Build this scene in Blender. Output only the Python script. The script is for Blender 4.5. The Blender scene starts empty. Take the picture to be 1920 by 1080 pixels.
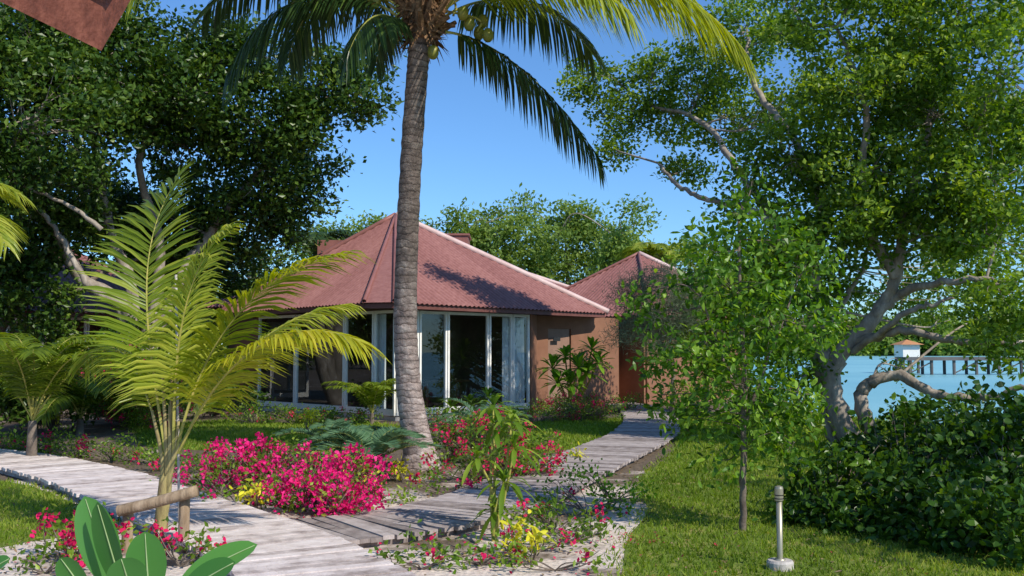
import bpy, math, numpy as np
from mathutils import Vector, Matrix
rng=np.random.default_rng(7)
sc=bpy.context.scene
F0=1867.0; CAMH=1.6; PA=math.atan(120/F0)
ca,sa=math.cos(PA),math.sin(PA)
# --- pixel helpers: convert image pixel coordinates to world positions through the camera ---
def Q(px,py,d):
    r=(px-960)/F0; u=(540-py)/F0
    y=ca-u*sa; z=sa+u*ca
    return np.array([r/y*d,d,CAMH+z/y*d])
def G(px,py):
    r=(px-960)/F0; u=(540-py)/F0
    y=ca-u*sa; z=sa+u*ca
    t=-CAMH/z
    return np.array([r*t,y*t,0.0])
def nrm(a):
    a=np.asarray(a,float); return a/(np.linalg.norm(a,axis=-1,keepdims=True)+1e-9)
# ---------------- mesh builder ----------------
class MB:
    def __init__(s): s.V=[];s.F=[];s.A=[];s.M=[];s.n=0
    def add(s,V,F,v=0.5,m=0):
        V=np.asarray(V,float).reshape(-1,3); F=np.asarray(F,int)
        if len(F)==0: return
        s.V.append(V); s.F.append(F+s.n); s.n+=len(V)
        s.A.append(np.broadcast_to(np.asarray(v,float),(len(F),)).copy()); s.M.append(np.full(len(F),m))
    def box(s,c,size,rot=0.0,v=0.5,m=0):
        x,y,z=[q/2 for q in size]
        P=np.array([[-x,-y,-z],[x,-y,-z],[x,y,-z],[-x,y,-z],[-x,-y,z],[x,-y,z],[x,y,z],[-x,y,z]])
        cr,sr=math.cos(rot),math.sin(rot)
        R=np.array([[cr,-sr,0],[sr,cr,0],[0,0,1]])
        s.add(P@R.T+np.array(c),[[0,3,2,1],[4,5,6,7],[0,1,5,4],[1,2,6,5],[2,3,7,6],[3,0,4,7]],v,m)
    def wall(s,p0,p1,z0,z1,th,off=0.0,v=0.5,m=0):
        p0=np.array(p0[:2],float);p1=np.array(p1[:2],float)
        d=p1-p0;L=np.linalg.norm(d);n=np.array([d[1],-d[0]])/L
        c=(p0+p1)/2+n*off
        s.box((c[0],c[1],(z0+z1)/2),(L,th,z1-z0),math.atan2(d[1],d[0]),v,m)
    def tube(s,pts,rad,sides=8,v=0.5,m=0,cap=True):
        pts=np.asarray(pts,float);n=len(pts);rad=np.broadcast_to(np.asarray(rad,float),(n,))
        T=nrm(np.gradient(pts,axis=0)); ref=np.array([0.13,0.97,0.21]) if abs(T[0][2])>0.7 else np.array([0.1,0.05,1.0])
        A=nrm(np.cross(T,ref));B=np.cross(T,A)
        a=np.linspace(0,2*np.pi,sides,endpoint=False)
        V=pts[:,None,:]+rad[:,None,None]*(np.cos(a)[None,:,None]*A[:,None,:]+np.sin(a)[None,:,None]*B[:,None,:])
        i=np.arange(n-1)[:,None]*sides;j=np.arange(sides)[None,:];j2=(j+1)%sides
        Fq=np.stack([i+j,i+j2,i+sides+j2,i+sides+j],-1).reshape(-1,4)
        n0=s.n
        s.add(V.reshape(-1,3),Fq,v,m)
        if cap:
            s.F.append(np.array([[n0+(n-1)*sides+k for k in range(sides)]]));s.A.append(np.array([float(np.mean(v))]));s.M.append(np.array([m]))
    def build(s,name,base,mats,parent=None,smooth=False):
        base=np.array(base,float)
        me=bpy.data.meshes.new(name)
        V=np.concatenate(s.V)-base
        tot=np.concatenate([np.full(len(f),f.shape[1]) for f in s.F])
        lp=np.concatenate([f.ravel() for f in s.F])
        st=np.concatenate([[0],np.cumsum(tot)[:-1]])
        me.vertices.add(len(V));me.vertices.foreach_set('co',V.ravel())
        me.loops.add(len(lp));me.loops.foreach_set('vertex_index',lp.astype(np.int32))
        me.polygons.add(len(tot));me.polygons.foreach_set('loop_start',st.astype(np.int32));me.polygons.foreach_set('loop_total',tot.astype(np.int32))
        me.polygons.foreach_set('material_index',np.concatenate(s.M).astype(np.int32))
        me.polygons.foreach_set('use_smooth',np.full(len(tot),smooth))
        at=me.attributes.new('v','FLOAT','FACE');at.data.foreach_set('value',np.concatenate(s.A))
        for m in (mats if isinstance(mats,(list,tuple)) else [mats]): me.materials.append(m)
        me.update(calc_edges=True);me.validate()
        o=bpy.data.objects.new(name,me);sc.collection.objects.link(o)
        if parent is None: o.location=base
        else: o.parent=parent
        return o
def tag(o,label,cat,group=None,kind=None):
    o["label"]=label;o["category"]=cat
    if group:o["group"]=group
    if kind:o["kind"]=kind
    return o
def thing(name,base,label,cat,group=None):
    o=bpy.data.objects.new(name,None);o.location=base;o.empty_display_size=0.2
    sc.collection.objects.link(o);return tag(o,label,cat,group)
def smooth(pts,n=6):
    P=np.asarray(pts,float);P=np.vstack([2*P[0]-P[1],P,2*P[-1]-P[-2]]);out=[]
    for i in range(1,len(P)-2):
        for t in np.linspace(0,1,n,endpoint=False):
            a,b,c,d=P[i-1],P[i],P[i+1],P[i+2]
            out.append(.5*((2*b)+(-a+c)*t+(2*a-5*b+4*c-d)*t*t+(-a+3*b-3*c+d)*t**3))
    out.append(P[-2]);return np.array(out)
# ---------------- materials ----------------
def newmat(name):
    m=bpy.data.materials.new(name);m.use_nodes=True;nt=m.node_tree
    return m,nt,nt.nodes['Principled BSDF'],nt.nodes['Material Output']
def nd(nt,t,**k):
    n=nt.nodes.new(t)
    for a,b in k.items():
        if a in n.inputs: n.inputs[a].default_value=b
        else: setattr(n,a,b)
    return n
def ramp(nt,fac,stops):
    r=nt.nodes.new('ShaderNodeValToRGB');e=r.color_ramp.elements
    while len(e)<len(stops): e.new(0.5)
    for i,(p,c) in enumerate(stops): e[i].position=p;e[i].color=(*c,1)
    nt.links.new(fac,r.inputs[0]);return r.outputs[0]
def leafmat(name,stops,trans=0.3,rough=0.42,spec=0.3):
    m,nt,b,out=newmat(name)
    a=nd(nt,'ShaderNodeAttribute',attribute_name='v')
    col=ramp(nt,a.outputs['Fac'],stops)
    nt.links.new(col,b.inputs['Base Color']);b.inputs['Roughness'].default_value=rough
    b.inputs['Specular IOR Level'].default_value=spec
    g=nd(nt,'ShaderNodeHueSaturation',Saturation=1.1,Value=2.0,Hue=0.485);nt.links.new(col,g.inputs['Color'])
    tr=nt.nodes.new('ShaderNodeBsdfTranslucent');nt.links.new(g.outputs[0],tr.inputs['Color'])
    mx=nd(nt,'ShaderNodeMixShader',Fac=trans)
    nt.links.new(b.outputs[0],mx.inputs[1]);nt.links.new(tr.outputs[0],mx.inputs[2]);nt.links.new(mx.outputs[0],out.inputs[0])
    return m
def noisemat(name,stops,scale=5,detail=6,rough=0.8,bump=0.3,bscale=None,stretch=(1,1,1),useattr=0.0,spec=0.3,dist=0.02):
    m,nt,b,out=newmat(name)
    tc=nt.nodes.new('ShaderNodeTexCoord');mp=nt.nodes.new('ShaderNodeMapping');mp.inputs['Scale'].default_value=stretch
    nt.links.new(tc.outputs['Object'],mp.inputs[0])
    n=nd(nt,'ShaderNodeTexNoise',Scale=scale,Detail=detail,Roughness=0.65);nt.links.new(mp.outputs[0],n.inputs['Vector'])
    fac=n.outputs['Fac']
    if useattr:
        a=nd(nt,'ShaderNodeAttribute',attribute_name='v')
        mm=nd(nt,'ShaderNodeMath',operation='MULTIPLY_ADD');nt.links.new(a.outputs['Fac'],mm.inputs[0]);mm.inputs[1].default_value=useattr
        nt.links.new(fac,mm.inputs[2]);m2=nd(nt,'ShaderNodeMath',operation='SUBTRACT');nt.links.new(mm.outputs[0],m2.inputs[0]);m2.inputs[1].default_value=useattr/2;fac=m2.outputs[0]
    nt.links.new(ramp(nt,fac,stops),b.inputs['Base Color'])
    b.inputs['Roughness'].default_value=rough;b.inputs['Specular IOR Level'].default_value=spec
    if bump:
        n2=nd(nt,'ShaderNodeTexNoise',Scale=bscale or scale*3,Detail=5);nt.links.new(mp.outputs[0],n2.inputs['Vector'])
        bp=nd(nt,'ShaderNodeBump',Strength=bump,Distance=dist);nt.links.new(n2.outputs['Fac'],bp.inputs['Height']);nt.links.new(bp.outputs[0],b.inputs['Normal'])
    return m
M={}
M['leaf_dark']=leafmat('leaf_dark',[(0,(.016,.042,.006)),(.6,(.05,.105,.012)),(1,(.15,.22,.03))],.25,.38)
M['leaf_mid']=leafmat('leaf_mid',[(0,(.04,.09,.010)),(.55,(.12,.215,.02)),(1,(.30,.40,.055))],.4,.38)
M['leaf_sapling']=leafmat('leaf_sapling',[(0,(.03,.085,.008)),(.5,(.09,.20,.018)),(1,(.25,.39,.045))],.38,.36)
M['leaf_bright']=leafmat('leaf_bright',[(0,(.045,.12,.010)),(.5,(.11,.24,.018)),(1,(.22,.37,.035))],.38,.4)
M['leaf_hedge']=leafmat('leaf_hedge',[(0,(.018,.048,.006)),(.6,(.05,.12,.010)),(1,(.13,.22,.02))],.22,.36)
M['leaf_far']=leafmat('leaf_far',[(0,(.08,.14,.025)),(.5,(.17,.26,.05)),(1,(.27,.36,.09))],.4,.6)
M['leaf_grey']=leafmat('leaf_grey',[(0,(.08,.12,.07)),(1,(.2,.25,.15))],.3,.7)
M['palm']=leafmat('palm',[(0,(.07,.12,.012)),(.5,(.19,.26,.025)),(1,(.42,.44,.07))],.45,.35)
M['palm_dark']=leafmat('palm_dark',[(0,(.014,.035,.01)),(.7,(.035,.07,.015)),(1,(.09,.14,.025))],.2,.35)
M['palm_yellow']=leafmat('palm_yellow',[(0,(.20,.25,.02)),(.6,(.42,.42,.04)),(1,(.62,.54,.07))],.45,.35)
M['cycad']=leafmat('cycad',[(0,(.05,.12,.05)),(1,(.14,.24,.12))],.2,.4)
M['bract']=leafmat('bract',[(0,(.45,.010,.10)),(.6,(.76,.022,.20)),(1,(.88,.07,.32))],.3,.6,.1)
M['bract_red']=leafmat('bract_red',[(0,(.44,.01,.05)),(1,(.74,.03,.15))],.3,.6,.1)
M['croton']=leafmat('croton',[(0,(.28,.32,.02)),(.5,(.6,.56,.03)),(1,(.75,.7,.06))],.3,.4)
M['paddle']=leafmat('paddle',[(0,(.04,.14,.03)),(1,(.085,.24,.05))],.28,.3)
M['midrib']=noisemat('midrib',[(0,(.2,.3,.12)),(1,(.32,.42,.2))],bump=0,rough=.5)
M['grass']=leafmat('grass',[(0,(.08,.14,.012)),(.6,(.20,.29,.03)),(1,(.40,.39,.08))],.38,.6,.2)
M['stalk']=noisemat('stalk',[(.3,(.24,.26,.05)),(.7,(.46,.38,.10))],scale=8,rough=.5)
M['sheath']=noisemat('sheath',[(.3,(.13,.09,.045)),(.5,(.27,.22,.09)),(.7,(.42,.36,.16))],scale=9,rough=.8,bump=.7,stretch=(1,1,.35))
M['bark']=noisemat('bark',[(.3,(.15,.12,.095)),(.55,(.31,.26,.21)),(.75,(.52,.46,.39))],scale=6,rough=.9,bump=.7,stretch=(1,1,.5))
M['bark_dark']=noisemat('bark_dark',[(.3,(.08,.06,.05)),(.7,(.25,.2,.16))],scale=6,rough=.9,bump=.6)
M['fibre']=noisemat('fibre',[(.3,(.07,.035,.018)),(.7,(.30,.17,.085))],scale=12,rough=.9,bump=.8)
M['coconut']=noisemat('coconut',[(.3,(.12,.15,.02)),(.7,(.28,.23,.04))],scale=5,rough=.4)
def trunkmat():
    m,nt,b,out=newmat('palm_trunk_bark')
    tc=nt.nodes.new('ShaderNodeTexCoord')
    w=nd(nt,'ShaderNodeTexWave',wave_type='BANDS',bands_direction='Z',wave_profile='SAW',Scale=3.2,Distortion=5,Detail=4);w.inputs['Detail Scale'].default_value=1.6
    nt.links.new(tc.outputs['Object'],w.inputs['Vector'])
    n=nd(nt,'ShaderNodeTexNoise',Scale=7,Detail=9,Roughness=.75);nt.links.new(tc.outputs['Object'],n.inputs['Vector'])
    sp=nt.nodes.new('ShaderNodeSeparateXYZ');nt.links.new(tc.outputs['Object'],sp.inputs[0])
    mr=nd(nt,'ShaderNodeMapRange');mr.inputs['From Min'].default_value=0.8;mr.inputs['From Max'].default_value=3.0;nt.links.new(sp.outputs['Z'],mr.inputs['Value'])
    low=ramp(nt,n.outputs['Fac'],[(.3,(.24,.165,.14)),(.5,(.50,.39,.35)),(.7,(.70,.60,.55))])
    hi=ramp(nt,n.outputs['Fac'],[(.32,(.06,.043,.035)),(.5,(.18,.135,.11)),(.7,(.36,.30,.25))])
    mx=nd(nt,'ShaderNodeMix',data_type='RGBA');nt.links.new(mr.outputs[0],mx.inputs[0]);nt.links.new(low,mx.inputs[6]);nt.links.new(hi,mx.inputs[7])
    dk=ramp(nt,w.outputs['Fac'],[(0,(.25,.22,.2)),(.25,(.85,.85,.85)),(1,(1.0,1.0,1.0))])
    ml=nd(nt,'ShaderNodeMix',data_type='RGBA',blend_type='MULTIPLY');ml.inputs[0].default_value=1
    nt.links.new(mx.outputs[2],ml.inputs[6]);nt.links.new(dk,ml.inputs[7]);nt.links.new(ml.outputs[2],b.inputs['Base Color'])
    b.inputs['Roughness'].default_value=.9
    ad=nd(nt,'ShaderNodeMath',operation='MULTIPLY_ADD');nt.links.new(n.outputs['Fac'],ad.inputs[0]);ad.inputs[1].default_value=.8;nt.links.new(w.outputs['Fac'],ad.inputs[2])
    bp=nd(nt,'ShaderNodeBump',Strength=1,Distance=.04);nt.links.new(ad.outputs[0],bp.inputs['Height']);nt.links.new(bp.outputs[0],b.inputs['Normal'])
    return m
M['palm_trunk']=trunkmat()
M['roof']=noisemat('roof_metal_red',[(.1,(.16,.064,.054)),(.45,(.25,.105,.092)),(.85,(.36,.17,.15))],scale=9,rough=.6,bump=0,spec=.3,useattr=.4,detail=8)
M['cap']=noisemat('roof_cap_pale',[(.3,(.50,.34,.31)),(.7,(.66,.50,.47))],scale=3,rough=.45,bump=0)
M['cap_red']=noisemat('roof_cap_red',[(.3,(.22,.09,.075)),(.7,(.31,.13,.11))],scale=3,rough=.45,bump=0)
M['fascia']=noisemat('fascia_paint',[(.3,(.12,.045,.035)),(.7,(.17,.065,.055))],scale=3,rough=.6)
M['soffit']=noisemat('soffit',[(.3,(.12,.07,.05)),(.7,(.17,.1,.08))],scale=3,rough=.8)
M['coral']=noisemat('coral_render',[(.3,(.205,.095,.056)),(.7,(.28,.135,.082))],scale=2.5,rough=.9,bump=.15,bscale=60)
M['white']=noisemat('white_paint',[(.3,(.74,.71,.65)),(.7,(.86,.83,.78))],scale=4,rough=.5,bump=.05)
M['concrete']=noisemat('concrete',[(.3,(.36,.32,.29)),(.7,(.54,.50,.46))],scale=8,rough=.9)
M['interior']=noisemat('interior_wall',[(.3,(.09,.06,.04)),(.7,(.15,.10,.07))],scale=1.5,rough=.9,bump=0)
M['curtain']=noisemat('curtain_cloth',[(.3,(.78,.79,.81)),(.7,(.86,.87,.89))],scale=3,rough=.9,bump=0)
M['door']=noisemat('door_paint',[(.3,(.24,.14,.10)),(.7,(.30,.18,.13))],scale=3,rough=.6)
M['black']=noisemat('dark_plate',[(.3,(.015,.013,.012)),(.7,(.03,.028,.025))],scale=3,rough=.4)
M['steel']=noisemat('steel',[(.3,(.30,.27,.19)),(.7,(.52,.47,.35))],scale=6,rough=.4,bump=.05,stretch=(1,1,.2))
M['steel'].node_tree.nodes['Principled BSDF'].inputs['Metallic'].default_value=.6
M['plank']=noisemat('weathered_planks',[(.2,(.27,.21,.19)),(.5,(.62,.53,.50)),(.8,(.80,.71,.68))],scale=2.2,rough=.85,bump=.5,bscale=22,stretch=(3,3,1),useattr=.35)
M['plank2']=noisemat('grey_planks',[(.2,(.14,.11,.10)),(.5,(.36,.30,.28)),(.8,(.52,.45,.43))],scale=2.2,rough=.85,bump=.5,bscale=22,stretch=(3,3,1),useattr=.4)
M['post']=noisemat('timber_post',[(.3,(.18,.12,.07)),(.7,(.42,.31,.21))],scale=5,rough=.85,bump=.5,stretch=(3,3,.6))
M['pier']=noisemat('pier_timber',[(.3,(.08,.07,.07)),(.7,(.16,.145,.14))],scale=.5,rough=.9,bump=0)
M['orange']=noisemat('hut_roof',[(.3,(.45,.2,.09)),(.7,(.55,.27,.12))],scale=.5,rough=.9,bump=0)
def glassmat():
    m,nt,b,out=newmat('window_glass')
    t=nd(nt,'ShaderNodeBsdfTransparent');t.inputs[0].default_value=(.78,.82,.82,1)
    g=nd(nt,'ShaderNodeBsdfGlossy',Roughness=.01);g.inputs[0].default_value=(.85,.92,1,1)
    f=nd(nt,'ShaderNodeLayerWeight',Blend=.5);mx=nt.nodes.new('ShaderNodeMixShader')
    pw=nd(nt,'ShaderNodeMath',operation='POWER');pw.inputs[1].default_value=4;nt.links.new(f.outputs['Facing'],pw.inputs[0])
    ma=nd(nt,'ShaderNodeMath',operation='MULTIPLY_ADD');ma.inputs[1].default_value=.85;ma.inputs[2].default_value=.07;nt.links.new(pw.outputs[0],ma.inputs[0])
    nt.links.new(ma.outputs[0],mx.inputs[0]);nt.links.new(t.outputs[0],mx.inputs[1]);nt.links.new(g.outputs[0],mx.inputs[2]);nt.links.new(mx.outputs[0],out.inputs[0])
    return m
M['glass']=glassmat()
def groundmat():
    m,nt,b,out=newmat('sandy_soil')
    tc=nt.nodes.new('ShaderNodeTexCoord')
    n1=nd(nt,'ShaderNodeTexNoise',Scale=.8,Detail=7,Roughness=.6);n2=nd(nt,'ShaderNodeTexNoise',Scale=14,Detail=8,Roughness=.75);n3=nd(nt,'ShaderNodeTexVoronoi',Scale=22)
    for n in (n1,n2,n3): nt.links.new(tc.outputs['Object'],n.inputs['Vector'])
    s=ramp(nt,n2.outputs['Fac'],[(.25,(.36,.27,.22)),(.45,(.60,.50,.43)),(.75,(.76,.66,.59))])
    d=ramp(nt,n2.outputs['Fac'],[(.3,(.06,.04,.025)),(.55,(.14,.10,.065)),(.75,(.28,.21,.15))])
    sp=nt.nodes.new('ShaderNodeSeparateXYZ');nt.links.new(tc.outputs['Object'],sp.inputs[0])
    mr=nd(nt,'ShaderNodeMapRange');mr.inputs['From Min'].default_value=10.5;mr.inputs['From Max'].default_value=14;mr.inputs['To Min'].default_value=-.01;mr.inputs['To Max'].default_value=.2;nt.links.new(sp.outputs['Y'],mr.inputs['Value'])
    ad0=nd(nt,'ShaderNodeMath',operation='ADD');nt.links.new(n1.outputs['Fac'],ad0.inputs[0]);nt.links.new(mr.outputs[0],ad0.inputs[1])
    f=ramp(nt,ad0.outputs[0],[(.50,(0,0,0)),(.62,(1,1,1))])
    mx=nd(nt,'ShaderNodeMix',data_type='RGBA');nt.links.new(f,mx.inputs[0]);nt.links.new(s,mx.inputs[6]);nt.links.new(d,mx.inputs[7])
    nt.links.new(mx.outputs[2],b.inputs['Base Color']);b.inputs['Roughness'].default_value=.95
    ad=nd(nt,'ShaderNodeMath',operation='ADD');nt.links.new(n2.outputs['Fac'],ad.inputs[0]);nt.links.new(n3.outputs['Distance'],ad.inputs[1])
    bp=nd(nt,'ShaderNodeBump',Strength=.6,Distance=.02);nt.links.new(ad.outputs[0],bp.inputs['Height']);nt.links.new(bp.outputs[0],b.inputs['Normal'])
    return m
M['ground']=groundmat()
M['lawn']=noisemat('lawn_turf',[(.3,(.08,.12,.018)),(.5,(.15,.20,.03)),(.7,(.32,.27,.09))],scale=2.5,rough=.95,bump=.7,bscale=60)
def seamat():
    m,nt,b,out=newmat('sea_water')
    tc=nt.nodes.new('ShaderNodeTexCoord');n=nd(nt,'ShaderNodeTexNoise',Scale=1.2,Detail=4);nt.links.new(tc.outputs['Object'],n.inputs['Vector'])
    n1=nd(nt,'ShaderNodeTexNoise',Scale=.03,Detail=4);nt.links.new(tc.outputs['Object'],n1.inputs['Vector'])
    nt.links.new(ramp(nt,n1.outputs['Fac'],[(.35,(.15,.38,.43)),(.65,(.26,.52,.55))]),b.inputs['Base Color'])
    b.inputs['Roughness'].default_value=.35;b.inputs['Specular IOR Level'].default_value=.25
    bp=nd(nt,'ShaderNodeBump',Strength=.25,Distance=.1);nt.links.new(n.outputs['Fac'],bp.inputs['Height']);nt.links.new(bp.outputs[0],b.inputs['Normal'])
    return m
M['sea']=seamat()
# ---------------- vegetation tools ----------------
def leafcloud(mb,P,L,W,up=.7,k=4,m=0,vb=None,droop=0.0):
    n=len(P);N=nrm(rng.normal(size=(n,3))+np.array([0,0,up]));R=rng.normal(size=(n,3))+np.array([0,0,-droop])
    A=nrm(R-N*np.sum(R*N,1,keepdims=True));S=np.cross(N,A)
    l=(L*rng.uniform(.6,1.25,n))[:,None];w=(W*rng.uniform(.7,1.2,n))[:,None]
    if k==4: sh=[(0,0,0),(.45,.5,.12),(1,0,0),(.45,-.5,.12)]
    else: sh=[(0,0,0),(.3,.42,.12),(.72,.42,.12),(1,0,-.05),(.72,-.42,.12),(.3,-.42,.12)]
    V=np.stack([P+A*l*a+S*w*b+N*w*c for a,b,c in sh],1)
    Fc=np.arange(n*len(sh)).reshape(n,len(sh))
    v=rng.beta(2,2.4,n) if vb is None else np.clip(vb+rng.normal(0,.16,n),0,1)
    mb.add(V.reshape(-1,3),Fc,v,m)
def ell_pts(c,r,n,shell=.5):
    d=nrm(rng.normal(size=(n,3)));u=rng.uniform(0,1,n)**(1/3);u=np.where(rng.uniform(size=n)<shell,rng.uniform(.75,1.05,n),u)
    return np.asarray(c)+d*u[:,None]*np.asarray(r)
def crown(mb,ells,ncl,nlf,sig,L,W,k=4,up=.7,m=0,shell=.5,flat=.6,zmin=-9,droop=0):
    tips=[]
    for c,r in ells:
        r3=np.array([r,r,r*.8]) if np.isscalar(r) else np.array(r)
        n=max(3,int(ncl*(r3.prod()**(1/3))**2))
        cp=ell_pts(c,r3,n,shell);cp[:,2]=np.maximum(cp[:,2],zmin);tips.append(cp)
        rep=rng.integers(int(nlf*.3),int(nlf*1.6)+1,len(cp))
        base=np.repeat(cp,rep,0);vb=np.repeat(rng.uniform(.15,.8,len(cp)),rep)
        off=rng.normal(size=base.shape)*np.array([sig,sig,sig*flat])
        P=base+off;P[:,2]=np.maximum(P[:,2],zmin)
        leafcloud(mb,P,L,W,up,k,m,vb,droop)
    return tips
def frond(mb,ctrl,nl=60,ll=.8,lw=.045,hang=.35,vee=.25,roll=0.0,ang=(75,30),t0=.14,rr=.022,mleaf=0,mst=1,vb=None,jit=.05):
    P=np.array(ctrl,float);t=np.linspace(0,1,40)[:,None]
    if len(P)==3: C=(1-t)**2*P[0]+2*t*(1-t)*P[1]+t*t*P[2]
    else: C=(1-t)**3*P[0]+3*t*(1-t)**2*P[1]+3*t*t*(1-t)*P[2]+t**3*P[3]
    mb.tube(C,np.linspace(rr,rr*.15,40),5,.5,mst)
    T=nrm(np.gradient(C,axis=0));tt=np.linspace(t0,.99,nl)
    for sgn in (-1,1):
        u=np.clip(tt+rng.normal(0,.004,nl),0,1)*39;i=np.minimum(u.astype(int),38);f=(u-i)[:,None]
        p=C[i]*(1-f)+C[i+1]*f;tg=nrm(T[i]*(1-f)+T[i+1]*f)
        up=np.array([0,0,1.0])
        S=nrm(np.cross(tg,up+1e-3));N=np.cross(S,tg)
        if roll:
            S2=S*math.cos(roll)+N*math.sin(roll);N=-S*math.sin(roll)+N*math.cos(roll);S=S2
        a=np.radians(ang[0]+(ang[1]-ang[0])*tt+rng.normal(0,3,nl))[:,None]
        D=nrm(tg*np.cos(a)+sgn*S*np.sin(a)+N*vee+rng.normal(0,jit,(nl,3)))
        Ln=(ll*(np.sin(np.pi*(.12+.8*tt))**.55)*rng.uniform(.88,1.08,nl))[:,None]
        LN=nrm(np.cross(D,tg)*sgn+rng.normal(0,.15,(nl,3)));v=rng.beta(2,2,nl) if vb is None else np.clip(vb+rng.normal(0,.17,nl),0,1)
        strips(mb,p,D,LN,Ln,lw,hang,[(0,.5),(.3,1),(.65,.85),(1,.05)],v,mleaf)
def strips(mb,p,D,N,L,W,hang,prof,v=.5,m=0,fold=.12):
    n=len(p);S=nrm(np.cross(D,N));K=len(prof);V=[]
    W=np.broadcast_to(np.asarray(W,float),(n,))[:,None];L=np.asarray(L).reshape(-1,1)*np.ones((n,1));hang=np.asarray(hang).reshape(-1,1)*np.ones((n,1))
    for s,w in prof:
        c=p+D*L*s*(1-.25*hang*s)+np.array([0,0,-1.0])*hang*L*s*s
        V+= [c-S*W*w/2+N*W*w*fold,c,c+S*W*w/2+N*W*w*fold]
    V=np.stack(V,1)
    b=(np.arange(n)*3*K)[:,None];Fs=[]
    for k in range(K-1):
        for j in (0,1): Fs.append(np.concatenate([b+3*k+j,b+3*k+j+1,b+3*k+j+4,b+3*k+j+3],1))
    Fq=np.concatenate(Fs);vv=np.tile(np.broadcast_to(v,(n,)),len(Fs))
    mb.add(V.reshape(-1,3),Fq,vv,m)
def az_ctrl(o,az,el,L,drop):
    d=np.array([math.cos(az)*math.cos(el),math.sin(az)*math.cos(el),math.sin(el)]);h=np.array([math.cos(az),math.sin(az),0])
    return [o,np.array(o)+d*L*.55,np.array(o)+d*L*.55+h*L*.42+np.array([0,0,-drop*L])]
# ---------------- world, sun, camera ----------------
w=bpy.data.worlds.new("World");sc.world=w;w.use_nodes=True;nt=w.node_tree
sky=nt.nodes.new('ShaderNodeTexSky');sky.sky_type='NISHITA';sky.sun_disc=False
ts=nrm([.55,-.54,.66]);el=math.asin(ts[2])
sky.sun_elevation=el;sky.sun_rotation=math.atan2(ts[0],ts[1]);sky.ozone_density=3.0;sky.air_density=1.0;sky.dust_density=.2
ml=nd(nt,'ShaderNodeMix',data_type='RGBA',blend_type='MULTIPLY');ml.inputs[0].default_value=1;ml.inputs[7].default_value=(.66,.97,1.28,1)
nt.links.new(sky.outputs[0],ml.inputs[6])
nt.links.new(ml.outputs[2],nt.nodes['Background'].inputs[0]);nt.nodes['Background'].inputs[1].default_value=.132
sl=bpy.data.lights.new('sun','SUN');sl.energy=5.0;sl.angle=math.radians(.5);sl.color=(1,.94,.82)
so=bpy.data.objects.new('sun',sl);so.rotation_euler=Vector(ts).to_track_quat('Z','Y').to_euler();so.location=(0,0,30);sc.collection.objects.link(so)
cd=bpy.data.cameras.new('camera');cd.lens=35;cd.sensor_width=36;cd.clip_end=5000;cd.clip_start=.05
co=bpy.data.objects.new('camera',cd);co.location=(0,0,CAMH);co.rotation_euler=(math.radians(90)+PA,0,0);sc.collection.objects.link(co);sc.camera=co
sc.view_settings.view_transform='Standard';sc.view_settings.look='None';sc.view_settings.exposure=0
# ---------------- ground / sea ----------------
def shore(y):
    return np.interp(y,[-50,0,15,26,33,45,70,120,400,3000],[16,14,12,10.5,10,11,15,18,20,20])
ys=np.concatenate([np.linspace(-50,60,150),np.geomspace(62,3000,40)]);us=np.concatenate([-np.geomspace(3000,30,25),np.linspace(-28,0,60),np.linspace(.4,8,20),np.geomspace(10,3000,15)])
YY,UU=np.meshgrid(ys,us,indexing='ij');XX=UU+shore(YY)
ZZ=np.where(UU<-2.5,0,-(UU+2.5)*.16);ZZ=np.maximum(ZZ,-2.5)
V=np.stack([XX,YY,ZZ],-1).reshape(-1,3);nu=len(us)
i=np.arange(len(ys)-1)[:,None]*nu;j=np.arange(nu-1)[None]
mb=MB();mb.add(V,np.stack([i+j,i+j+1,i+nu+j+1,i+nu+j],-1).reshape(-1,4))
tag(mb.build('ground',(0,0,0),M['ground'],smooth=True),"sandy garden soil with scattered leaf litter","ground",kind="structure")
mb=MB();mb.add([[-3500,-300,-.42],[3500,-300,-.42],[3500,4000,-.42],[-3500,4000,-.42]],[[0,1,2,3]])
tag(mb.build('sea',(0,0,0),M['sea']),"calm turquoise lagoon water beyond the garden","sea",kind="structure")
lawns=[[(1110,1300),(1165,1080),(1178,1010),(1215,955),(1195,905),(1268,840),(1262,800),(1330,778),(1480,772),(1620,785),(2100,850),(2300,1300)],
 [(250,800),(480,786),(735,797),(742,832),(600,848),(480,845),(280,838)],
 [(830,806),(1000,792),(1170,786),(1172,808),(1120,838),(1010,852),(880,846)],
 [(-300,890),(0,902),(140,945),(215,990),(60,1015),(-300,1060)]]
def inpoly(P,poly):
    c=np.zeros(len(P),bool);n=len(poly)
    for a in range(n):
        x1,y1=poly[a];x2,y2=poly[(a+1)%n]
        k=((y1>P[:,1])!=(y2>P[:,1]))&(P[:,0]<(x2-x1)*(P[:,1]-y1)/((y2-y1)+1e-12)+x1);c^=k
    return c
gm=MB()
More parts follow.
